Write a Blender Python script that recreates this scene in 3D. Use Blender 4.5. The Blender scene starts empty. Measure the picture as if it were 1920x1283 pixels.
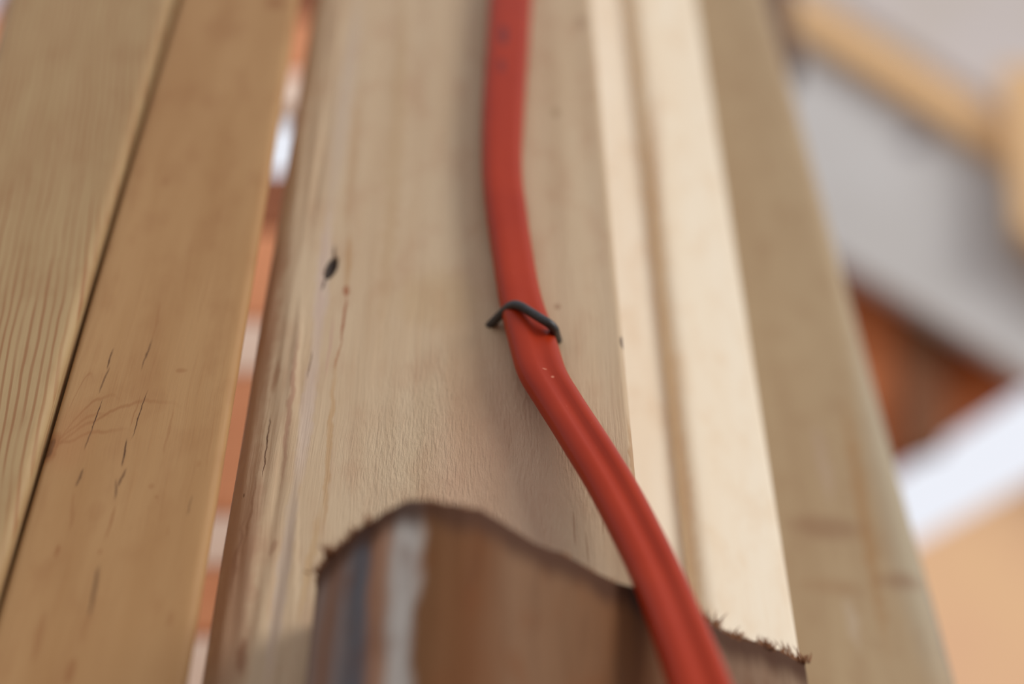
import bpy, math, random
from mathutils import Vector, noise as mn

# ------------------------------------------------------------------ camera, light, exposure
sc = bpy.context.scene
col = sc.collection
PHI = math.radians(44.7)          # the camera looks up along the stud wall
FPX = 1920 * 50.0 / 36.0
DIST = 0.246                      # camera to the face of the middle board
CP, SP = math.cos(PHI), math.sin(PHI)

cd = bpy.data.cameras.new('camera')
cam = bpy.data.objects.new('camera', cd)
col.objects.link(cam)
cam.location = (0, -DIST, 0)
cam.rotation_euler = (math.pi / 2 + PHI, 0, 0)
cd.lens = 50.0; cd.sensor_width = 36.0; cd.sensor_fit = 'HORIZONTAL'
cd.clip_start = 0.01; cd.clip_end = 60
cd.dof.use_dof = True
cd.dof.focus_distance = 0.321
cd.dof.aperture_fstop = 3.8
cd.dof.aperture_blades = 0
sc.camera = cam

w = bpy.data.worlds.new('sky'); sc.world = w; w.use_nodes = True
wn, wl = w.node_tree.nodes, w.node_tree.links
wn.clear()
wo = wn.new('ShaderNodeOutputWorld'); wb = wn.new('ShaderNodeBackground')
wt = wn.new('ShaderNodeTexCoord'); wx = wn.new('ShaderNodeSeparateXYZ')
wr = wn.new('ShaderNodeValToRGB'); wm = wn.new('ShaderNodeMapRange')
wm.inputs['From Min'].default_value = -1; wm.inputs['From Max'].default_value = 1
wl.new(wt.outputs['Generated'], wx.inputs[0]); wl.new(wx.outputs['Z'], wm.inputs['Value'])
wl.new(wm.outputs[0], wr.inputs[0])
wr.color_ramp.elements[0].position = 0.35; wr.color_ramp.elements[0].color = (0.26, 0.17, 0.11, 1)   # ground
wr.color_ramp.elements[1].position = 0.56; wr.color_ramp.elements[1].color = (0.86, 0.88, 0.95, 1)
ws_ = wn.new('ShaderNodeMapRange')                 # the sky is brighter behind the wall
ws_.inputs['From Min'].default_value = -0.1; ws_.inputs['From Max'].default_value = 0.6
ws_.inputs['To Min'].default_value = 0.82; ws_.inputs['To Max'].default_value = 1.00
wl.new(wx.outputs['Y'], ws_.inputs['Value']); wl.new(ws_.outputs[0], wb.inputs[1])
wl.new(wr.outputs[0], wb.inputs[0])
wl.new(wb.outputs[0], wo.inputs[0])

def sun(name, energy, color, frm, angle):
    d = bpy.data.lights.new(name, 'SUN'); d.energy = energy; d.color = color; d.angle = math.radians(angle)
    o = bpy.data.objects.new(name, d); col.objects.link(o)
    o.rotation_euler = Vector(frm).to_track_quat('Z', 'Y').to_euler()
    o.location = Vector(frm) * 3
    return o
sun('hazy_sun', 1.85, (1.0, 0.97, 0.92), (0.80, -0.50, 0.33), 26)

sc.view_settings.view_transform = 'Standard'
sc.view_settings.look = 'None'
sc.view_settings.exposure = 0.0
sc.view_settings.gamma = 1.0
sc.view_settings.use_curve_mapping = False
sc.cycles.use_denoising = True

# ------------------------------------------------------------------ helpers
def at(px, py, Y):
    """the point of the vertical plane y=Y seen at a pixel of the 1920x1283 frame"""
    u = (px - 960) / FPX; v = (641.5 - py) / FPX
    t = (DIST + Y) / (CP - v * SP)
    return Vector((u * t, Y, t * (SP + v * CP)))

def hexc(r, g, b):
    f = lambda c: (c / 255 / 12.92) if c / 255 <= 0.04045 else ((c / 255 + 0.055) / 1.055) ** 2.4
    return (f(r), f(g), f(b), 1)

def link_mesh(name, verts, faces, mat, parent=None, uvs=None, smooth=True):
    me = bpy.data.meshes.new(name)
    me.from_pydata([tuple(v) for v in verts], [], faces)
    me.update()
    if uvs:
        lay = me.uv_layers.new(name='UVMap')
        for lp in me.loops:
            lay.data[lp.index].uv = uvs[lp.vertex_index]
    for p in me.polygons: p.use_smooth = smooth
    o = bpy.data.objects.new(name, me); col.objects.link(o)
    if mat: me.materials.append(mat)
    if parent: o.parent = parent
    return o

def tag(o, label, cat, group=None, kind=None):
    o['label'] = label; o['category'] = cat
    if group: o['group'] = group
    if kind: o['kind'] = kind
    return o

class NT:
    """small helper to write node graphs as expressions"""
    def __init__(s, name):
        s.m = bpy.data.materials.new(name); s.m.use_nodes = True
        s.n, s.l = s.m.node_tree.nodes, s.m.node_tree.links
        s.n.clear()
        s.out = s.n.new('ShaderNodeOutputMaterial'); s.b = s.n.new('ShaderNodeBsdfPrincipled')
        s.l.new(s.b.outputs[0], s.out.inputs[0])
    def put(s, sock, v):
        if isinstance(v, bpy.types.NodeSocket): s.l.new(v, sock)
        else: sock.default_value = v
    def math(s, op, a, b=0.0, c=None):
        n = s.n.new('ShaderNodeMath'); n.operation = op
        s.put(n.inputs[0], a); s.put(n.inputs[1], b)
        if c is not None: s.put(n.inputs[2], c)
        return n.outputs[0]
    def xyz(s, x, y, z=0.0):
        n = s.n.new('ShaderNodeCombineXYZ')
        s.put(n.inputs[0], x); s.put(n.inputs[1], y); s.put(n.inputs[2], z)
        return n.outputs[0]
    def noise(s, vec, scale=1.0, detail=3.0, rough=0.5, dist=0.0):
        n = s.n.new('ShaderNodeTexNoise'); s.l.new(vec, n.inputs['Vector'])
        n.inputs['Scale'].default_value = scale; n.inputs['Detail'].default_value = detail
        n.inputs['Roughness'].default_value = rough; n.inputs['Distortion'].default_value = dist
        return n.outputs[0]
    def rng(s, v, a, b, c=0.0, d=1.0, smooth=True):
        n = s.n.new('ShaderNodeMapRange')
        if smooth: n.interpolation_type = 'SMOOTHSTEP'
        s.put(n.inputs['Value'], v)
        n.inputs['From Min'].default_value = a; n.inputs['From Max'].default_value = b
        n.inputs['To Min'].default_value = c; n.inputs['To Max'].default_value = d
        return n.outputs[0]
    def mix(s, f, a, b):
        n = s.n.new('ShaderNodeMix'); n.data_type = 'RGBA'
        s.put(n.inputs[0], f); s.put(n.inputs[6], a); s.put(n.inputs[7], b)
        return n.outputs[2]
    def mul(s, f, a, b):
        n = s.n.new('ShaderNodeMix'); n.data_type = 'RGBA'; n.blend_type = 'MULTIPLY'
        s.put(n.inputs[0], f); s.put(n.inputs[6], a); s.put(n.inputs[7], b)
        return n.outputs[2]
    def ramp(s, v, stops):
        n = s.n.new('ShaderNodeValToRGB'); s.put(n.inputs[0], v)
        e = n.color_ramp.elements
        while len(e) > 1: e.remove(e[-1])
        e[0].position, e[0].color = stops[0]
        for p, c in stops[1:]:
            q = e.new(p); q.color = c
        return n.outputs[0]
    def finish(s, color, rough=0.6, height=None, hdist=0.0004, hstr=0.4, spec=0.3):
        s.put(s.b.inputs['Base Color'], color); s.put(s.b.inputs['Roughness'], rough)
        s.b.inputs['Specular IOR Level'].default_value = spec
        if height is not None:
            n = s.n.new('ShaderNodeBump'); n.inputs['Strength'].default_value = hstr
            n.inputs['Distance'].default_value = hdist
            s.l.new(height, n.inputs['Height']); s.l.new(n.outputs[0], s.b.inputs['Normal'])
        return s.m

def uv_sockets(N):
    t = N.n.new('ShaderNodeTexCoord'); x = N.n.new('ShaderNodeSeparateXYZ')
    N.l.new(t.outputs['UV'], x.inputs[0])
    return x.outputs[0], x.outputs[1]          # metres across, metres along (a unit is 0.1 m)

def wood(name, light, mid, dark, seed=0.0, fine=0.35, lines=None, marks=(), rough=0.55, stripes=None,
         bump=0.35, pores=None, hdist=0.0003, swirl=None):
    """pine board; u across and w along in decimetres. marks: (u, w, ru, rw, lean, colour, strength, soft, wobble)"""
    N = NT(name); u, wv = uv_sockets(N)
    us, ws = N.math('ADD', u, seed), N.math('ADD', wv, seed * 3.1)
    wob = N.math('SUBTRACT', N.noise(N.xyz(N.math('MULTIPLY', us, 4), N.math('MULTIPLY', ws, 1.6)), 1, 3), 0.5)
    ud = N.math('MULTIPLY_ADD', wob, 0.05, us)
    big = N.noise(N.xyz(N.math('MULTIPLY', ud, 9), N.math('MULTIPLY', ws, 1.2), 3.0), 1, 3)
    c = N.ramp(big, [(0.30, mid), (0.62, light)])
    blot = N.noise(N.xyz(N.math('MULTIPLY', ud, 12), N.math('MULTIPLY', ws, 6), 9.0), 1, 3)
    c = N.mix(N.rng(blot, 0.45, 0.75, 0, 0.30), c, dark)
    fib = N.noise(N.xyz(N.math('MULTIPLY', ud, 90), N.math('MULTIPLY', ws, 3.0), 1.0), 1, 4, 0.6)
    c = N.mix(N.rng(fib, 0.50, 0.80, 0, fine), c, dark)
    hair = N.noise(N.xyz(N.math('MULTIPLY', ud, 330), N.math('MULTIPLY', ws, 9.0), 1.0), 1, 3, 0.6)
    c = N.mix(N.rng(hair, 0.55, 0.85, 0, fine * 0.9), c, dark)
    if stripes:                                                   # broad coloured bands along the board
        du = N.math('MULTIPLY_ADD', wob, 0.03, u)
        fac, ramp_stops = stripes
        c = N.mix(fac, c, N.ramp(du, ramp_stops))
    if lines:                                                     # annual rings: period, colour, strength, drift
        per, lc, ls, drift = lines
        ph = N.math('MULTIPLY', N.math('MULTIPLY_ADD', wv, drift, ud), 2 * math.pi / per)
        ph = N.math('ADD', ph, N.math('MULTIPLY', N.noise(N.xyz(N.math('MULTIPLY', us, 6), N.math('MULTIPLY', ws, 1.5), 5), 1, 2), 7.0))
        sn = N.rng(N.math('SINE', ph), 0.1, 0.95, 0, ls)
        var = N.rng(N.noise(N.xyz(N.math('MULTIPLY', us, 30), N.math('MULTIPLY', ws, 2), 7), 1, 2), 0.3, 0.6, 0.25, 1)
        c = N.mix(N.math('MULTIPLY', sn, var), c, lc)
    h = N.math('ADD', N.math('MULTIPLY', fib, 0.6), N.math('MULTIPLY', hair, 0.35))
    if pores:                                                     # torn fibres: centre u, w, radius u, w
        pu, pw, pru, prw = pores
        d = N.math('SQRT', N.math('ADD', N.math('POWER', N.math('ABSOLUTE', N.math('DIVIDE', N.math('SUBTRACT', u, pu), pru)), 2.0),
                                  N.math('POWER', N.math('ABSOLUTE', N.math('DIVIDE', N.math('SUBTRACT', wv, pw), prw)), 2.0)))
        area = N.rng(d, 0.35, 1.0, 1.0, 0.0)
        pn = N.noise(N.xyz(N.math('MULTIPLY', ud, 150), N.math('MULTIPLY', ws, 24), 2.0), 1, 4, 0.65)
        pm = N.math('MULTIPLY', N.rng(pn, 0.56, 0.70), area)
        h = N.math('ADD', h, N.math('MULTIPLY', N.math('MULTIPLY', pn, area), 2.8))
        c = N.mix(N.math('MULTIPLY', pm, 0.06), c, dark)
    if swirl:                                                     # grain fanning out of a half knot
        (ku, kw), ends, sc_ = swirl
        for eu, ew in ends:
            x = N.math('MAXIMUM', N.math('SUBTRACT', u, ku), 0.0)
            f = N.math('MULTIPLY', N.math('SINE', N.math('MINIMUM', N.math('MULTIPLY', x, math.pi / 2 / (eu - ku)), 2.2)), ew - kw)
            wn_ = N.math('MULTIPLY', N.math('SUBTRACT', N.noise(N.xyz(N.math('MULTIPLY', u, 30), ew * 9, 2.0), 1, 2), .5), .035)
            dd = N.math('ABSOLUTE', N.math('SUBTRACT', N.math('SUBTRACT', wv, kw), N.math('ADD', f, wn_)))
            m = N.math('MULTIPLY', N.rng(dd, 0.001, 0.009, .42, 0), N.rng(x, (eu - ku) * .5, (eu - ku) * 1.5, 1, 0))
            m = N.math('MULTIPLY', m, N.rng(x, 0.004, 0.02, 0, 1))
            c = N.mix(m, c, sc_)
    if marks:
        w1 = N.math('SUBTRACT', N.noise(N.xyz(N.math('MULTIPLY', u, 38), N.math('MULTIPLY', wv, 20), 4.0), 1, 3), 0.5)
    for (mu, mw, ru, rw, lean, mc, ms, soft, wb_) in marks:
        dw = N.math('SUBTRACT', wv, mw)
        du = N.math('SUBTRACT', N.math('MULTIPLY_ADD', dw, -lean, N.math('SUBTRACT', u, mu)), N.math('MULTIPLY', w1, wb_))
        d = N.math('ADD', N.math('POWER', N.math('ABSOLUTE', N.math('DIVIDE', du, ru)), 2.0),
                   N.math('POWER', N.math('ABSOLUTE', N.math('DIVIDE', dw, rw)), 2.0))
        m = N.rng(d, 1.0 - soft, 1.0, ms, 0.0)
        c = N.mix(m, c, mc)
        if soft < 0.7: h = N.math('SUBTRACT', h, N.math('MULTIPLY', m, 0.8))
    return N.finish(c, rough, h, hdist, bump, 0.25)

class Board:
    """a board whose front edges run through two pixels each, on vertical planes yl / yr"""
    def __init__(s, l0, l1, r0, r1, yl, yr=None, zmin=-0.45, zmax=0.60):
        s.yl = yl; s.yr = yl if yr is None else yr
        s.L = (at(*l0, s.yl), at(*l1, s.yl)); s.R = (at(*r0, s.yr), at(*r1, s.yr))
        s.z0, s.z1 = zmin, zmax
    def _x(s, E, z):
        k = (z - E[0].z) / (E[1].z - E[0].z)
        return E[0].x + k * (E[1].x - E[0].x)
    def xl(s, z): return s._x(s.L, z)
    def xr(s, z): return s._x(s.R, z)
    def uw(s, px, py):
        """pixel on the face -> (u, w) in decimetres"""
        y = s.yl
        for _ in range(8):
            p = at(px, py, y)
            a, b = s.xl(p.z), s.xr(p.z)
            y = s.yl + (s.yr - s.yl) * (p.x - a) / (b - a)
        return (p.x - s.xl(p.z)) * 10, p.z * 10
    def mark(s, px, py, rpx, rpy, color, strength=0.7, soft=0.8, wob=0.0, lean=None, to=None):
        """a mark with pixel radii; 'to' makes it a streak between two pixels"""
        if to:
            a, b = s.uw(px, py), s.uw(*to)
            cu, cw = (a[0] + b[0]) / 2, (a[1] + b[1]) / 2
            rw = abs(a[1] - b[1]) / 2 * 1.3 + 1e-4
            lean = (b[0] - a[0]) / (b[1] - a[1]) if abs(b[1] - a[1]) > 1e-5 else 0
            e = s.uw((px + to[0]) / 2 + rpx, (py + to[1]) / 2)
            return (cu, cw, max(e[0] - cu, 1e-4), rw, lean, color, strength, soft, wob)
        a = s.uw(px, py); b = s.uw(px + rpx, py); c = s.uw(px, py - rpy)
        return (a[0], a[1], max(abs(b[0] - a[0]), 1e-4), abs(c[1] - a[1]), lean or 0.0, color, strength, soft, wob)
    def build(s, name, mat, thick=0.038, rl=0.002, rr=0.002, nu=10, nz=40, disp=None, parent=None, zd=(0.10, 0.42), rake=0.0):
        zs = [s.z0, s.z0 * 0.5, 0.0]
        zs += [zd[0] + (zd[1] - zd[0]) * i / nz for i in range(nz + 1)]
        zs += [0.5 * (zd[1] + s.z1), s.z1]
        zs = sorted(set(zs))
        verts, uvs, faces = [], [], []
        K = 5
        for z in zs:
            xl, xr = s.xl(z), s.xr(z); W = xr - xl
            n = Vector((s.yr - s.yl, -W, 0)).normalized()          # outward front normal
            ax = Vector((W, s.yr - s.yl, 0)).normalized()
            O = Vector((xl, s.yl, z)); Wd = math.hypot(W, s.yr - s.yl)
            sec = [(0.0, thick), (0.0, thick * 0.6)]
            for i in range(K + 1):
                a = i / K * math.pi / 2
                sec.append((rl * (1 - math.cos(a)), rl * (1 - math.sin(a))))
            for i in range(1, nu):
                sec.append((rl + (Wd - rl - rr) * i / nu, 0.0))
            for i in range(K + 1):
                a = i / K * math.pi / 2
                sec.append((Wd - rr * (1 - math.sin(a)), rr * (1 - math.cos(a))))
            sec += [(Wd, thick * 0.6), (Wd, thick)]
            for a, d in sec:
                if disp and d < thick * 0.5: d += disp(a, z, Wd)
                if a > Wd * .5 and d > rr: a -= rake * (d - rr)
                p = O + ax * a - n * d
                verts.append(p); uvs.append((a * 10 - (d * 10 if a <= 0 else -d * 10 if a >= Wd else 0), z * 10))
        m = len(sec)
        for j in range(len(zs) - 1):
            for i in range(m):
                a, b = j * m + i, j * m + (i + 1) % m
                faces.append((a, b, b + m, a + m))
        faces.append(tuple(reversed(range(m))))
        faces.append(tuple(range((len(zs) - 1) * m, len(zs) * m)))
        o = link_mesh(name, verts, faces, mat, parent, uvs)
        o.data.polygons[-1].use_smooth = False; o.data.polygons[-2].use_smooth = False
        mod = o.modifiers.new('edge', 'EDGE_SPLIT'); mod.split_angle = math.radians(50)
        return o

DK = hexc(60, 34, 20)
# ------------------------------------------------------------------ the boards of the stud wall
# far left board with clear annual rings
bA = Board((8, 0), (-330, 1283), (321, 0), (-62, 1283), -0.010)
mA = wood('ringed_pine', hexc(180, 152, 110), hexc(170, 140, 98), hexc(152, 112, 72), 1.3, 0.25,
          lines=(0.0195, hexc(146, 94, 56), 0.70, 0.010))
tag(bA.build('wall_stud', mA, rl=0.003, rr=0.0025, nu=12),
    'yellowish pine stud at the far left with close parallel reddish grain lines', 'wooden board')

# second board with resin pits and the half knot
bB = Board((333, 0), (-46, 1283), (558, 0), (347, 1283), -0.008)
K1, K2, K3 = hexc(70, 38, 18), hexc(140, 84, 42), hexc(176, 122, 72)
mk = [bB.mark(92, 838, 26, 34, K2, .8, .8, .04), bB.mark(90, 840, 13, 20, K1, .8, .6, .05),
      bB.mark(130, 820, 60, 80, hexc(170, 120, 76), .5, 1, .03)]
crk = [((212, 655), (200, 690), .9, 1.5), ((204, 690), (186, 736), .55, 2.5), ((190, 752), (172, 806), .95, 1.3), ((172, 806), (160, 842), .6, 1.6),
       ((156, 880), (143, 912), .6, 3), ((140, 925), (132, 990), .25, 4), ((112, 1022), (104, 1045), .5, 5), ((84, 1150), (60, 1240), .35, 9),
       ((284, 636), (266, 690), .7, 1.6), ((275, 738), (248, 818), .85, 1.5), ((262, 745), (244, 800), .35, 2), ((238, 826), (229, 872), 1, 1.9),
       ((236, 880), (222, 912), .6, 3), ((218, 900), (217, 936), .55, 2.4), ((216, 950), (199, 1010), .5, 2.6), ((190, 1030), (186, 1040), .4, 4),
       ((185, 1065), (168, 1150), .55, 5), ((168, 1150), (150, 1205), .2, 7), ((140, 1235), (126, 1283), .5, 9),
       ((360, 930), (352, 965), .6, 1.2), ((325, 770), (306, 850), .25, 2.5), ((318, 985), (314, 1005), .35, 1.5), ((300, 570), (285, 640), .25, 3)]
for a, b, st, wd in crk:
    mk.append(bB.mark(*a, wd, 0, K1 if st > .5 else K2, st, .7, .012, to=b))
for x, y, rx, ry, st in [(285, 912, 8, 7, .3), (292, 932, 5, 5, .3), (180, 960, 22, 26, .15), (338, 695, 14, 6, .35), (372, 870, 7, 9, .2), (205, 470, 8, 20, .15),
                         (310, 340, 8, 14, .25), (515, 5, 26, 16, .55), (265, 250, 22, 18, .12), (380, 190, 16, 16, .12), (320, 1160, 10, 20, .25)]:
    mk.append(bB.mark(x, y, rx, ry, K2, st, 1, .02))
mB = wood('knotty_pine', hexc(180, 140, 94), hexc(170, 128, 82), hexc(150, 100, 58), 4.7, 0.30, marks=mk, bump=.4,
          swirl=(bB.uw(98, 838), [bB.uw(215, 806), bB.uw(205, 742), bB.uw(190, 776), bB.uw(290, 752), bB.uw(170, 700)], K2))
tag(bB.build('wall_board', mB, thick=0.022, rl=0.002, rr=0.0022, nu=12, rake=0.6),
    'orange-tan pine stud, second from the left, with dark resin cracks and a half knot', 'wooden board')

# main board: waney rounded left edge, knot hole, torn fibres
bM = Board((581, 0), (362, 1283), (1110, 0), (1228, 1283), 0.0)
hole = bM.uw(620, 502)
resin = hexc(150, 76, 34)
pink_shade = hexc(166, 120, 92)  # bark-side pink tone that also paints the wane's shade darker
mm = [bM.mark(556, 0, 34, 0, pink_shade, .55, 1, .04, to=(506, 420)), bM.mark(512, 420, 46, 0, pink_shade, .6, 1, .05, to=(450, 860)),
      bM.mark(465, 800, 62, 0, pink_shade, .6, 1, .06, to=(410, 1330)),
      bM.mark(760, -60, 20, 0, hexc(176, 142, 100), .35, 1, .04, to=(720, 640)), bM.mark(560, 620, 7, 0, hexc(166, 120, 96), .6, 1, .02, to=(528, 900)),
      bM.mark(610, 420, 5, 0, hexc(170, 126, 104), .5, 1, .02, to=(596, 640)),
      bM.mark(650, 545, 7, 13, resin, .75, .8, .015), bM.mark(650, 558, 3.4, 0, resin, .75, .8, .012, to=(640, 640)),
      bM.mark(640, 640, 2.8, 0, hexc(160, 96, 52), .6, .8, .012, to=(628, 690)),
      bM.mark(656, 440, 9, 0, hexc(176, 130, 78), .5, 1, .01, to=(650, 540)),
      bM.mark(628, 690, 7, 0, hexc(184, 140, 88), .5, 1, .02, to=(605, 1000)),
      bM.mark(676, 150, 12, 0, hexc(186, 146, 104), .4, 1, .02, to=(650, 430)),
      bM.mark(672, 0, 20, 0, hexc(196, 176, 156), .6, 1, .02, to=(618, 400)),
      bM.mark(618, 400, 17, 0, hexc(206, 186, 172), .6, 1, .02, to=(590, 680)),
      bM.mark(590, 660, 18, 0, hexc(206, 186, 172), .6, 1, .02, to=(560, 900)),
      bM.mark(556, 900, 18, 0, hexc(190, 172, 158), .55, 1, .02, to=(500, 1283)),
      bM.mark(585, 660, 1.4, 0, hexc(96, 60, 36), .7, .6, .01, to=(577, 705)),
      bM.mark(625, 600, 3, 0, hexc(190, 140, 130), .4, .8, .01, to=(612, 700)),
      bM.mark(524, 670, 9, 0, hexc(150, 96, 62), .5, 1, .02, to=(510, 730)),
      bM.mark(505, 780, 1.6, 0, hexc(90, 56, 36), .8, .6, .015, to=(492, 880)),
      bM.mark(454, 915, 2.5, 5, hexc(90, 56, 36), .7, .8, .01),
      bM.mark(525, 480, 22, 70, hexc(166, 122, 92), .4, 1, .03),
      bM.mark(450, 1225, 13, 42, hexc(134, 80, 46), .6, 1, .03),
      bM.mark(480, 880, 3, 0, hexc(140, 96, 66), .5, 1, .02, to=(448, 1060)),
      bM.mark(455, 960, 7, 0, hexc(134, 88, 62), .4, 1, .03, to=(425, 1110)),
      bM.mark(515, 1010, 9, 0, hexc(140, 94, 66), .4, 1, .02, to=(505, 1040)),
      bM.mark(600, 960, 12, 0, hexc(190, 150, 96), .4, 1, .02, to=(560, 1160)),
      bM.mark(1045, 575, 9, 8, hexc(150, 108, 80), .55, 1, 0), bM.mark(1042, 212, 12, 12, hexc(148, 118, 84), .45, 1, 0),
      bM.mark(1090, 42, 14, 16, hexc(146, 108, 82), .5, 1, 0),
      bM.mark(1167, 640, 6, 14, hexc(70, 46, 36), .85, .7, 0),
      bM.mark(1180, 790, 8, 0, hexc(160, 116, 70), .6, 1, .02, to=(1192, 930)),
      bM.mark(1195, 930, 5, 0, hexc(110, 74, 46), .6, 1, .02, to=(1205, 960)),
      bM.mark(940, 900, 170, 300, hexc(206, 160, 134), .42, 1, .05), bM.mark(880, 700, 60, 200, hexc(190, 150, 112), .25, 1, .05),  # first mark paints reddish bounce light low on the board
      bM.mark(820, 560, 100, 70, hexc(188, 156, 108), .3, 1, .05),
      bM.mark(hole[0], 0, 1, 1, DK, 0, 1, 0)][:-1]
mm.append((hole[0], hole[1], 0.0165, 0.046, 0.17, hexc(44, 28, 22), 0.95, .35, .006))
mm.append((hole[0] + .004, hole[1] + .055, 0.004, 0.035, -0.05, hexc(60, 38, 26), 0.8, .6, .003))
mm.append((hole[0] - .012, hole[1] - .055, 0.0035, 0.035, 0.12, hexc(60, 38, 26), 0.85, .6, .003))
for a, b, wd in [((1075, 960), (1078, 1022), 1.3), ((1098, 1000), (1104, 1060), 1.2), ((1130, 975), (1131, 1000), 1)]:
    mm.append(bM.mark(*a, wd, 0, hexc(140, 84, 50), .7, .7, .005, to=b))
pc = bM.uw(900, 880)
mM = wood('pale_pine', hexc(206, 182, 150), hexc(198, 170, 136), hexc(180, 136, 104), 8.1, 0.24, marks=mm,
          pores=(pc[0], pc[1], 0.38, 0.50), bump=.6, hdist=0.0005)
def wane(a, z, W):
    w0 = 0.011 + 0.008 * max(0.0, min(1.0, (0.26 - z) / 0.10))
    d = 0.0
    if a < w0:
        k = 1 - a / w0
        d += 0.0075 * (1 - math.sqrt(max(0.0, 1 - k * k * 0.97)))
        d += 0.0006 * mn.noise(Vector((a * 400, z * 25, 0)))
    d += 0.00025 * mn.noise(Vector((a * 160, z * 9, 3)))
    # the knot hole is a real pit
    hu, hz = hole[0] / 10, hole[1] / 10
    e = ((a - hu - 0.17 * (z - hz)) / 0.0016) ** 2 + ((z - hz) / 0.0042) ** 2
    if e < 1: d += 0.0016 * (1 - e) ** 0.5
    return d
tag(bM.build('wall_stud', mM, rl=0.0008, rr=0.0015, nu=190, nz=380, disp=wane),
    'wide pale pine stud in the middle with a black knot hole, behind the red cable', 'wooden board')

# board to the right, sunlight partly put into its pale colour, half behind the main board; two steps with a groove
bS = Board((1095, 0), (1180, 1283), (1178, 0), (1322, 1283), 0.040, 0.046)
mS = wood('sunlit_pine', hexc(240, 227, 206), hexc(236, 219, 194), hexc(216, 180, 140), 12.2, 0.18, bump=.2)  # part of the sunlight is put into this pale base colour
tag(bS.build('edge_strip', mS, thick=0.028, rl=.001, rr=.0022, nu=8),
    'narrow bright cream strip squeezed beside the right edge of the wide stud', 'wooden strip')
bW = Board((1188, 0), (1335, 1283), (1308, 0), (1513, 1283), 0.040, 0.050)
mW = wood('sunlit_cream_pine', hexc(240, 227, 204), hexc(238, 221, 194), hexc(222, 188, 146), 15.2, 0.16, bump=.2,  # base made extra pale to carry some of the sunlight
          marks=[bW.mark(1222, 600, 20, 0, hexc(206, 172, 138), .5, 1, .03, to=(1235, 150)), bW.mark(1320, 1240, 22, 0, hexc(214, 182, 150), .5, 1, .03, to=(1250, 620))])  # brown streaks paint the groove's shadow along the left edge
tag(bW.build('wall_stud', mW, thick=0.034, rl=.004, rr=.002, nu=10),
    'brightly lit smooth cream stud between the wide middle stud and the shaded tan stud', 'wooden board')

bT = Board((1285, 0), (1480, 1283), (1452, 0), (1812, 1283), 0.100, 0.105)
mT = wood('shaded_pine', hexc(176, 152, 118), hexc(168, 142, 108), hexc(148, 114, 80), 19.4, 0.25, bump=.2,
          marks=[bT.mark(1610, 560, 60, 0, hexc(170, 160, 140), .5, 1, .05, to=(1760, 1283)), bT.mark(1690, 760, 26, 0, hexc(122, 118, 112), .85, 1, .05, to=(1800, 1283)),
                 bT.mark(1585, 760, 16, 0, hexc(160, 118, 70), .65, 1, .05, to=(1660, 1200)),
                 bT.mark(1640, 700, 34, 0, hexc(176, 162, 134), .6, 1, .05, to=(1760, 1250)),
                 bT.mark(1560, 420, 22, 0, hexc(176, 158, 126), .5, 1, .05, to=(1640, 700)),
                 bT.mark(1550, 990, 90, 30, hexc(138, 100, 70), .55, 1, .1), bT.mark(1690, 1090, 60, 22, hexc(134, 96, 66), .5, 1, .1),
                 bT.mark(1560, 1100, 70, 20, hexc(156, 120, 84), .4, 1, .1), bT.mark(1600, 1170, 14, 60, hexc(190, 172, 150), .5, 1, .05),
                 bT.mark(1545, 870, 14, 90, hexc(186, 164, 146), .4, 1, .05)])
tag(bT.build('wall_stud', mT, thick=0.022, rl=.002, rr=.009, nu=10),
    'shaded tan stud set back right of the cream one, greyish towards its right edge', 'wooden board')

# ------------------------------------------------------------------ horizontal laths seen through the narrow gap
YL = 0.260
lathm = wood('reddish_lath', hexc(232, 160, 114), hexc(226, 150, 104), hexc(196, 112, 72), 23.0, .2, bump=.2)
lathd = wood('brown_lath', hexc(156, 94, 58), hexc(140, 80, 48), hexc(100, 56, 34), 27.0, .2, bump=.2)
lathp = wood('pale_lath', hexc(252, 228, 208), hexc(248, 220, 198), hexc(232, 188, 158), 31.0, .15, bump=.2)
def lath(y0, y1, mat, label, name='lath'):
    """horizontal lath whose face spans pixel rows y0 (upper) .. y1 (lower)"""
    z1, z0 = at(560, y0, YL).z, at(560, y1, YL).z
    x0, x1 = -0.34, 0.02
    th, b = 0.012, 0.0012
    g = 0.0008
    z0 += g; z1 -= g
    vs, uvs, fs = [], [], []
    prof = [(b, z0), (0, z0 + b), (0, z1 - b), (b, z1), (th, z1), (th, z0)]
    n = 10
    for i in range(n + 1):
        x = x0 + (x1 - x0) * i / n
        for d, z in prof:
            vs.append((x, YL + d, z)); uvs.append((z * 10, x * 10))
    m = len(prof)
    for j in range(n):
        for i in range(m):
            a, c = j * m + i, j * m + (i + 1) % m
            fs.append((a, a + m, c + m, c))
    fs += [tuple(range(m)), tuple(reversed(range(n * m, (n + 1) * m)))]
    return tag(link_mesh(name, vs, fs, mat, None, uvs, False), label, 'lath', 'laths seen through the narrow gap')
lath(-160, 30, lathd, 'brown lath at the very top of the narrow gap')
lath(30, 135, lathm, 'orange-red lath high in the gap, second from its top')
lath(135, 205, lathp, 'pale lath behind the gap just above the white spot of sky')
lath(320, 430, lathd, 'dark brown lath behind the gap just below the white spot of sky')
lath(430, 600, lathm, 'orange-red lath behind the gap level with the knot hole')
lath(600, 700, lathp, 'pale lath in the gap a little below the level of the black knot hole')
lath(700, 962, lathm, 'broad orange-red lath in the middle of the lower gap')
lath(962, 1062, lathp, 'pale lath between two orange-red laths low in the gap')
lath(1062, 1190, lathm, 'orange-red lath, lowest of its colour in the gap')
lath(1190, 1420, lathp, 'pale lath at the bottom end of the gap')

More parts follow.
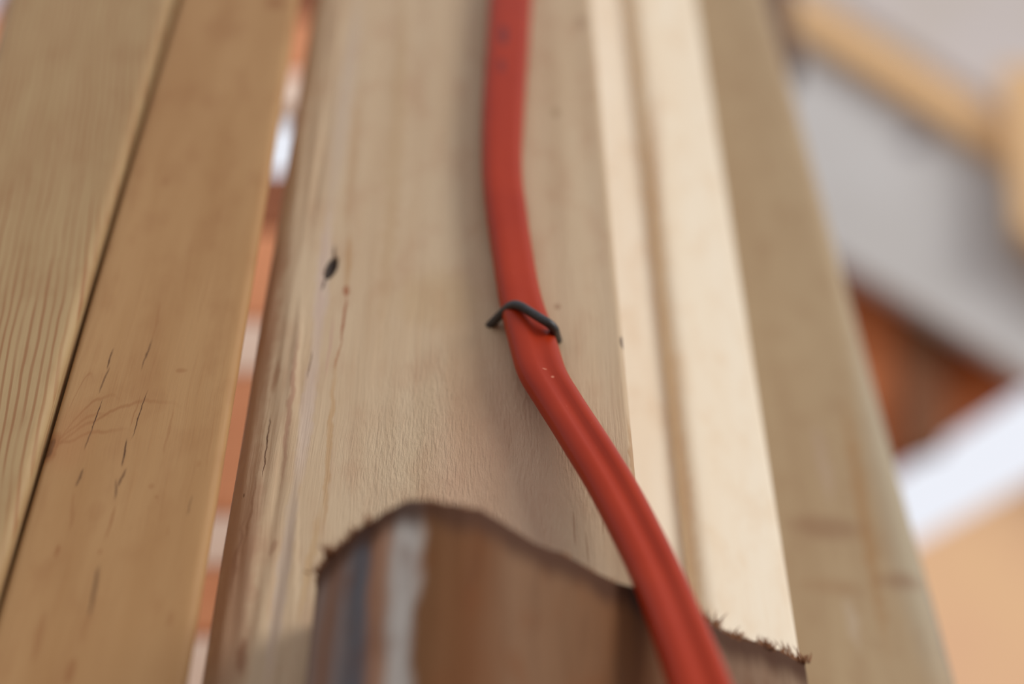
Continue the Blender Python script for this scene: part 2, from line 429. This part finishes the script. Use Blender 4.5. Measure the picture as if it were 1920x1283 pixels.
# ------------------------------------------------------------------ out-of-focus framing behind on the right
def slab(name, pts, Y, th, mat, label, cat, group=None):
    """a panel or timber with its outline on the plane y=Y and real thickness"""
    P = [at(x, y, Y) for x, y in pts]
    n = len(P)
    ax = (P[1] - P[0]).normalized(); ay = Vector((0, 1, 0)).cross(ax)
    vs, uvs = [], []
    for d in (0, th):
        for p in P:
            vs.append(p + Vector((0, d, 0))); uvs.append(((p - P[0]).dot(ay) * 10, (p - P[0]).dot(ax) * 10))
    fs = [tuple(range(n)), tuple(reversed(range(n, 2 * n)))]
    for i in range(n):
        j = (i + 1) % n
        fs.append((i, i + n, j + n, j))
    o = link_mesh(name, vs, fs, mat, None, uvs, False)
    b = o.modifiers.new('bevel', 'BEVEL'); b.width = 0.004; b.segments = 2
    return tag(o, label, cat, group)

def plain(name, c1, c2, scale=3.0, rough=.7):
    N = NT(name); u, v = uv_sockets(N)
    n = N.noise(N.xyz(u, v), scale, 4)
    return N.finish(N.ramp(n, [(.35, c1), (.65, c2)]), rough, n, .001, .2)
grey = plain('grey_board', hexc(214, 212, 210), hexc(222, 222, 222), .8)
pinkish = plain('pale_board', hexc(212, 202, 192), hexc(218, 210, 208), .7)
beamm = wood('beam_pine', hexc(244, 204, 152), hexc(238, 192, 138), hexc(210, 156, 106), 40, .2, bump=.2)
rust = plain('rusty_board', hexc(190, 96, 38), hexc(236, 146, 92), .9)
rustd = plain('dark_rust', hexc(120, 74, 44), hexc(140, 88, 54), .9)
peach = plain('peach_board', hexc(250, 206, 158), hexc(246, 198, 156), .7)

slab('ceiling_board', [(1430, -420), (1430, -90), (2300, 470), (2300, -420)], 0.95, .02, pinkish,
     'pale pinkish-grey blurred board above the slanting beam, top right corner', 'board')
slab('roof_beam', [(1420, -75), (1420, 0), (2300, 560), (2300, 480)], 0.905, .022, beamm,
     'blurred honey-coloured beam slanting down across the top right corner', 'beam')
N = NT('grey_knotty'); u, v = uv_sockets(N)
tc = N.n.new('ShaderNodeTexCoord'); tx = N.n.new('ShaderNodeSeparateXYZ'); N.l.new(tc.outputs['Object'], tx.inputs[0])
kp = at(1710, 270, .93)
kd = N.math('SQRT', N.math('ADD', N.math('POWER', N.math('ABSOLUTE', N.math('SUBTRACT', tx.outputs[0], kp.x)), 2.0), N.math('POWER', N.math('ABSOLUTE', N.math('SUBTRACT', tx.outputs[2], kp.z)), 2.0)))
kc = N.mix(N.rng(kd, .008, .030, .8, 0), N.ramp(N.noise(N.xyz(u, v), .8, 3), [(.3, hexc(204, 201, 197)), (.7, hexc(214, 212, 210))]), hexc(130, 122, 126))
grey = N.finish(kc, .7)
slab('cross_timber', [(1878, 120), (1905, 420), (2100, 560), (2100, 120)], 0.880, .022, beamm,
     'pale blurred timber touching the slanting beam at the right edge', 'timber')
slab('dark_timber', [(1380, -160), (1380, 120), (1498, 120), (1478, -160)], 0.60, .04, plain('umber_wood', hexc(110, 84, 66), hexc(124, 96, 78)),
     'small dark brown blurred timber behind the top of the tan stud', 'timber')
slab('ceiling_board', [(1360, -40), (1360, 355), (2300, 925), (2300, 562)], 0.93, .02, grey,
     'light grey blurred board under the slanting beam, right side', 'board')
slab('wall_panel', [(1400, 300), (1400, 1010), (1690, 862), (2300, 470), (2300, 300)], 0.99, .03, rust,
     'blurred rust-orange panel between the grey board and the white light', 'panel')
slab('upright_timber', [(1690, 500), (1690, 860), (1775, 830), (1775, 500)], 0.965, .02, rustd,
     'dark brown blurred timber standing before the rust-orange panel', 'timber')
slab('lower_panel', [(1500, 1130), (1500, 1700), (2300, 1700), (2300, 700)], 1.00, .03, peach,
     'blurred peach-coloured panel filling the lower right corner', 'panel')

# ------------------------------------------------------------------ weathered offcut standing at the bottom
Cx = at(812, 938, -0.038)
ZT = Cx.z
def on_height(px, py, z):
    u = (px - 960) / FPX; v = (641.5 - py) / FPX
    t = z / (SP + v * CP)
    return Vector((u * t, -DIST + t * (CP - v * SP), z))
xm = bM.xr(ZT)
rim_px = [(594, 1096), (600, 1068), (618, 1042), (655, 1006), (700, 974), (750, 948), (800, 935), (850, 938), (900, 956), (1000, 1010),
          (1100, 1062), (1200, 1106), (1300, 1152), (1400, 1196), (1508, 1240)]
rim_pt = [on_height(x, y, ZT) for x, y in rim_px]
foot = []; iC = 0
for i in range(len(rim_pt) - 1):
    q = [rim_pt[max(0, i - 1)], rim_pt[i], rim_pt[i + 1], rim_pt[min(len(rim_pt) - 1, i + 2)]]
    if i == 6: iC = len(foot)
    for k in range(6):
        t = k / 6
        foot.append(0.5 * ((2 * q[1]) + (q[2] - q[0]) * t + (2 * q[0] - 5 * q[1] + 4 * q[2] - q[3]) * t * t + (3 * q[1] - q[0] - 3 * q[2] + q[3]) * t ** 3))
iR = len(foot)
Rr, Ll = rim_pt[-1], rim_pt[0]
foot += [Rr, Vector((Rr.x - .004, Rr.y + .006, ZT)), Vector((xm + .006, 0.006, ZT)), Vector((xm + .003, -.0012, ZT)), Vector((Ll.x + .004, -.0012, ZT))]
tot = [0.0]
for i in range(1, len(foot)): tot.append(tot[-1] + (foot[i] - foot[i - 1]).length)
cu = tot[iC] * 10 + .005
def topdip(i):
    p = foot[i]
    return 0.0012 * mn.noise(p * 90) + 0.0006 * mn.noise(p * 400)
vs, uvs, fs = [], [], []
hs = [0, .0006, .0015, .003, .006, .012, .02, .03, .045, .07, .12, .25, .5]
m = len(foot)
for h in hs:
    for i, p in enumerate(foot):
        q = Vector((p.x, p.y, ZT - h + topdip(i) * (1 if h < .02 else 0)))
        if h > 0 and i < iR:
            q.y += 0.0005 * mn.noise(Vector((tot[i] * 300, h * 12, 1)))
        if h == 0 and i < iR: q.y += 0.0005
        vs.append(q); uvs.append((tot[i] * 10, (ZT - h) * 10))
for j in range(len(hs) - 1):
    for i in range(m):
        a, b = j * m + i, j * m + (i + 1) % m
        fs.append((a, a + m, b + m, b))
fs += [tuple(range(m)), tuple(reversed(range((len(hs) - 1) * m, len(hs) * m)))]
zt = ZT * 10
tl = tot[iR] * 10
N = NT('weathered_wood'); u, wv = uv_sockets(N)
wob = N.math('SUBTRACT', N.noise(N.xyz(N.math('MULTIPLY', u, 10), N.math('MULTIPLY', wv, 3)), 1, 3), .5)
ud = N.math('MULTIPLY_ADD', N.math('SUBTRACT', wv, zt), -.02, N.math('MULTIPLY_ADD', wob, .09, u))
S = lambda x: x / tl
c = N.ramp(N.math('DIVIDE', ud, tl), [
    (0.0, hexc(112, 76, 50)), (S(cu * .07), hexc(120, 88, 66)), (S(cu * .20), hexc(142, 126, 118)), (S(cu * .36), hexc(136, 100, 78)), (S(cu * .50), hexc(134, 122, 118)), (S(cu * .59), hexc(94, 98, 104)),
    (S(cu * .66), hexc(104, 102, 106)), (S(cu * .73), hexc(172, 124, 92)), (S(cu * .82), hexc(176, 140, 116)), (S(cu * .88), hexc(196, 188, 178)), (S(cu * .97), hexc(190, 184, 176)),
    (S(cu * 1.01), hexc(112, 76, 46)), (S(cu * 1.25), hexc(104, 62, 28)), (S(cu * 1.5), hexc(124, 92, 66)), (S(cu * 1.9), hexc(118, 84, 56)),
    (S(cu * 2.3), hexc(116, 72, 38)), (S(cu * 2.8), hexc(116, 86, 66)), (1.0, hexc(142, 116, 92))])
fib = N.noise(N.xyz(N.math('MULTIPLY', ud, 70), N.math('MULTIPLY', wv, 3), 2), 1, 4, .6)
c = N.mix(N.rng(fib, .45, .8, 0, .5), c, hexc(84, 54, 34))
bl = N.noise(N.xyz(N.math('MULTIPLY', ud, 16), N.math('MULTIPLY', wv, 7), 5), 1, 3)
c = N.mix(N.rng(bl, .5, .75, 0, .45), c, hexc(112, 62, 24))
# scorched, dirty rim of the saw cut
rim = N.math('MULTIPLY_ADD', N.math('SUBTRACT', N.noise(N.xyz(N.math('MULTIPLY', u, 22), 0.0, 1), 1, 3), .5), .06, N.math('SUBTRACT', zt, wv))
c = N.mix(N.rng(rim, 0.025, 0.085, .93, 0), c, hexc(74, 44, 26))
mO = N.finish(c, .75, fib, .0006, .5, .2)
off = link_mesh('wood_offcut', vs, fs, mO, None, uvs, True)
em = off.modifiers.new('edge', 'EDGE_SPLIT'); em.split_angle = math.radians(38)
tag(off, 'dark weathered timber offcut with a frayed sawn top, before the wide stud', 'timber offcut')

# frayed fibres along the cut rim
random.seed(5)
fv, ff = [], []
def fibre(p, d, L, r):
    d = d.normalized()
    a = d.orthogonal().normalized(); b = d.cross(a)
    bend = Vector((random.uniform(-.4, .4), random.uniform(-.4, .4), 0))
    base = len(fv)
    for k, rr_ in ((0, 1), (.4, .8), (.75, .45)):
        q = p + d * L * k + bend * L * k * k
        for s_ in range(4):
            an = s_ * math.pi / 2
            fv.append(q + (a * math.cos(an) + b * math.sin(an)) * r * rr_)
    fv.append(p + d * L + bend * L)
    for k in range(2):
        for s_ in range(4):
            i0 = base + k * 4 + s_; i1 = base + k * 4 + (s_ + 1) % 4
            ff.append((i0, i1, i1 + 4, i0 + 4))
    for s_ in range(4): ff.append((base + 8 + s_, base + 8 + (s_ + 1) % 4, base + 12))
for i in range(iR):
    x = i / iR
    p0 = foot[i]; p1 = foot[min(i + 1, iR)]
    left = i < 22; right = i > 66
    dens = 16 if right else 12 if left else 7
    ln = 0.0025 if right else 0.0024 if left else 0.0009
    for k in range(dens):
        p = p0.lerp(p1, random.random()) + Vector((0, 0.0004, topdip(i) - .0006))
        cl = 0.35 + 1.3 * max(0, mn.noise(Vector((p.x * 420, 7, 0))) + .25)
        fibre(p, Vector((random.gauss(0, .45), random.gauss(-.25, .4), 1)), ln * cl * random.uniform(.4, 1.3), random.uniform(.00012, .0003))
for (px, py, n_, L) in [(1508, 1240, 12, .0042), (1440, 1200, 10, .003), (1385, 1172, 8, .0028), (622, 1040, 26, .0036), (690, 980, 12, .0024), (600, 1090, 10, .002)]:
    best = min(range(iR), key=lambda i: abs(px - (960 + FPX * foot[i].x / ((foot[i].y + DIST) * CP + foot[i].z * SP))))
    for k in range(n_):
        p = foot[best] + Vector((random.gauss(0, .0008), random.gauss(.0003, .0003), -.0006))
        fibre(p, Vector((random.gauss(.1, .6), random.gauss(-.2, .3), .9)), L * random.uniform(.4, 1.1), random.uniform(.00018, .0004))
Nf = NT('fibre'); fm = Nf.finish(hexc(138, 92, 60), .8)
fro = link_mesh('frayed_fibres', fv, ff, fm, off)
fro['kind'] = 'stuff'; fro['label'] = 'dark brown frayed saw fibres'

# ------------------------------------------------------------------ red flat cable
cab = [  # row, left edge, right edge, depth of the centre, twist (deg)
    (-420, 945, 1016, -0.0036, -13, 0.05), (-250, 938, 1012, -0.0036, -13, 0.05), (-100, 926, 1004, -0.0036, -13, 0.05), (0, 918, 997, -0.0036, -13, 0.05),
    (100, 912, 990, -0.0036, -13, 0.05), (200, 905, 983, -0.0036, -13, 0.05), (312, 904, 978, -0.0036, -13, 0.05), (400, 911, 988, -0.0036, -13, 0.05),
    (500, 926, 1003, -0.0038, -13, 0.05), (560, 935, 1016, -0.004, -13, 0.05), (600, 943, 1030, -0.0042, -13, 0.11), (650, 955, 1047, -0.0046, -11, 0.17),
    (700, 970, 1064, -0.0052, -8, 0.24), (750, 1000, 1093, -0.006, -6, 0.31), (800, 1032, 1125, -0.007, -4, 0.38), (850, 1062, 1158, -0.0082, -4, 0.38),
    (900, 1092, 1189, -0.009, -4, 0.38), (950, 1119, 1217, -0.0099, -4, 0.38), (1000, 1144, 1243, -0.0111, -4, 0.38), (1050, 1168, 1268, -0.0124, -4, 0.38),
    (1100, 1189, 1292, -0.0138, -4, 0.38), (1150, 1207, 1314, -0.0156, -4, 0.38), (1200, 1224, 1336, -0.0174, -4, 0.38), (1283, 1250, 1371, -0.0198, -4, 0.38),
    (1380, 1276, 1405, -0.0218, -4, 0.38), (1500, 1306, 1446, -0.0228, -4, 0.38)]
st = []
for row, l, r, Y, tw, dn in cab:
    a, b = at(l, row, Y), at(r, row, Y)
    st.append([(a + b) / 2, (b - a).length / 2, tw, dn])
# resample smoothly
def cr(p0, p1, p2, p3, t):
    return 0.5 * ((2 * p1) + (p2 - p0) * t + (2 * p0 - 5 * p1 + 4 * p2 - p3) * t * t + (3 * p1 - p0 - 3 * p2 + p3) * t ** 3)
pts = []
for i in range(len(st) - 1):
    q = [st[max(0, i - 1)], st[i], st[i + 1], st[min(len(st) - 1, i + 2)]]
    for k in range(6):
        t = k / 6
        pts.append([cr(*[a[0] for a in q], t), cr(*[a[1] for a in q], t), cr(*[a[2] for a in q], t), cr(*[a[3] for a in q], t)])
pts.append(st[-1])
top_dir = (pts[0][0] - pts[1][0]).normalized()
pts.insert(0, [pts[0][0] + Vector((0, 0, .6)), pts[0][1], pts[0][2], .05])
bot = pts[-1]
pts.append([bot[0] + (bot[0] - pts[-2][0]).normalized() * .05, bot[1], bot[2], bot[3]])
pts.append([pts[-1][0] + Vector((0, 0, -.4)), bot[1], bot[2], bot[3]])
for _ in range(6):                                   # even out small wobbles of the width
    ww = [p[1] for p in pts]
    for i in range(2, len(pts) - 2): pts[i][1] = (ww[i - 1] + 2 * ww[i] + ww[i + 1]) / 4
vs, uvs, fs = [], [], []
M = 48; run = 0.0
for i, (p, hw, tw, dn) in enumerate(pts):
    T = (pts[min(i + 1, len(pts) - 1)][0] - pts[max(0, i - 1)][0]).normalized()
    if i: run += (p - pts[i - 1][0]).length
    S_ = T.cross(Vector((0, 1, 0))).normalized()
    if S_.x < 0: S_ = -S_
    Nn = S_.cross(T).normalized()
    if Nn.y > 0: Nn = -Nn
    cs = abs(S_.x)
    a_ = hw * cs; th = math.radians(tw)
    A2 = S_ * math.cos(th) + Nn * math.sin(th); B2 = -S_ * math.sin(th) + Nn * math.cos(th)
    # keep the visible half width while the oval turns
    b_ = 0.0029
    a2 = math.sqrt(max(a_ * a_ - (b_ * math.sin(th)) ** 2, 1e-8)) / max(math.cos(th), .5)
    for k in range(M):
        an = 2 * math.pi * k / M
        ca, sa = math.cos(an), math.sin(an)
        ex = math.copysign(abs(ca) ** 0.72, ca); ey = math.copysign(abs(sa) ** 0.72, sa)
        dent = 1 - dn * math.exp(-((ex - .10) / .26) ** 2)
        q = p + A2 * a2 * ex + B2 * b_ * ey * dent
        vs.append(q); uvs.append((k / M, run * 10))
for j in range(len(pts) - 1):
    for k in range(M):
        a, b = j * M + k, j * M + (k + 1) % M
        fs.append((a, a + M, b + M, b))
fs += [tuple(range(M)), tuple(reversed(range((len(pts) - 1) * M, len(pts) * M)))]
N = NT('red_sheath'); t_ = N.n.new('ShaderNodeTexCoord')
nz = N.noise(t_.outputs['Object'], 60, 3)
c = N.ramp(nz, [(.3, hexc(160, 43, 9)), (.7, hexc(170, 50, 13))])
ox = N.n.new('ShaderNodeSeparateXYZ'); N.l.new(t_.outputs['Object'], ox.inputs[0])
scr = N.noise(N.xyz(N.math('MULTIPLY', ox.outputs[0], 1500), N.math('MULTIPLY', ox.outputs[2], 500)), 1, 2)
c = N.mix(N.rng(scr, .72, .80, 0, .25), c, hexc(220, 120, 90))
def spot(px, py, rx, rz, colr, s_):
    global c
    p = at(px, py, -.006)
    d = N.math('ADD', N.math('POWER', N.math('ABSOLUTE', N.math('DIVIDE', N.math('SUBTRACT', ox.outputs[0], p.x), rx)), 2.0),
               N.math('POWER', N.math('ABSOLUTE', N.math('DIVIDE', N.math('SUBTRACT', ox.outputs[2], p.z), rz)), 2.0))
    c = N.mix(N.rng(d, .1, 1, s_, 0), c, colr)
spot(944, 70, .0016, .0070, hexc(90, 40, 44), .75)
spot(941, 127, .0013, .0045, hexc(96, 42, 44), .6)
spot(1021, 701, .0007, .0003, hexc(230, 150, 120), .6)
spot(1036, 716, .0005, .0005, hexc(230, 150, 120), .6)
mc = N.finish(c, .36, nz, .0002, .12, .22)
cable = link_mesh('power_cable', vs, fs, mc, None, uvs, True)
tag(cable, 'orange-red flat electrical cable running down the wide stud under the black staple', 'cable')

# ------------------------------------------------------------------ black staple
def tube(name, P, r, mat, parent=None, n=14, flat=1.0):
    # round the corners of the polyline, then sweep
    Q = [P[0]]
    for i in range(1, len(P) - 1):
        a, b, c_ = P[i - 1], P[i], P[i + 1]
        L = min((a - b).length, (c_ - b).length) * .26
        s_, e_ = b + (a - b).normalized() * L, b + (c_ - b).normalized() * L
        for k in range(9):
            t = k / 8; Q.append(s_ * (1 - t) ** 2 + b * 2 * t * (1 - t) + e_ * t * t)
    Q.append(P[-1])
    vs, fs = [], []
    up = None
    for i, p in enumerate(Q):
        T = (Q[min(i + 1, len(Q) - 1)] - Q[max(i - 1, 0)]).normalized()
        if up is None: up = T.orthogonal().normalized()
        up = (up - T * up.dot(T)).normalized(); sd = T.cross(up)
        e = 1.0
        for k in range(n):
            an = 2 * math.pi * k / n
            vs.append(p + (up * math.cos(an) + sd * math.sin(an)) * r * e)
    for j in range(len(Q) - 1):
        for k in range(n):
            a, b = j * n + k, j * n + (k + 1) % n
            fs.append((a, b, b + n, a + n))
    fs += [tuple(reversed(range(n))), tuple(range((len(Q) - 1) * n, len(Q) * n))]
    return link_mesh(name, vs, fs, mat, parent, None, True)
N = NT('black_steel'); t_ = N.n.new('ShaderNodeTexCoord')
nz = N.noise(t_.outputs['Object'], 900, 3)
ms = N.finish(N.ramp(nz, [(.3, hexc(44, 42, 42)), (.7, hexc(64, 62, 64))]), .45, nz, .0001, .2, .5)
f0 = at(917, 612, 0.0005)
k0 = at(963, 566, -.0088)
k1 = at(1038, 612, -.0088)
f1 = at(1046, 640, 0.0005)
b0 = f0 + (f0 - k0).normalized() * .003; b1 = f1 + Vector((0, .003, 0))
stp = tube('cable_staple', [f0 + Vector((-.0004, .002, 0)), f0, k0, k1, f1, b1], .00112, ms)
tag(stp, 'black wire staple bent over the red cable', 'staple')
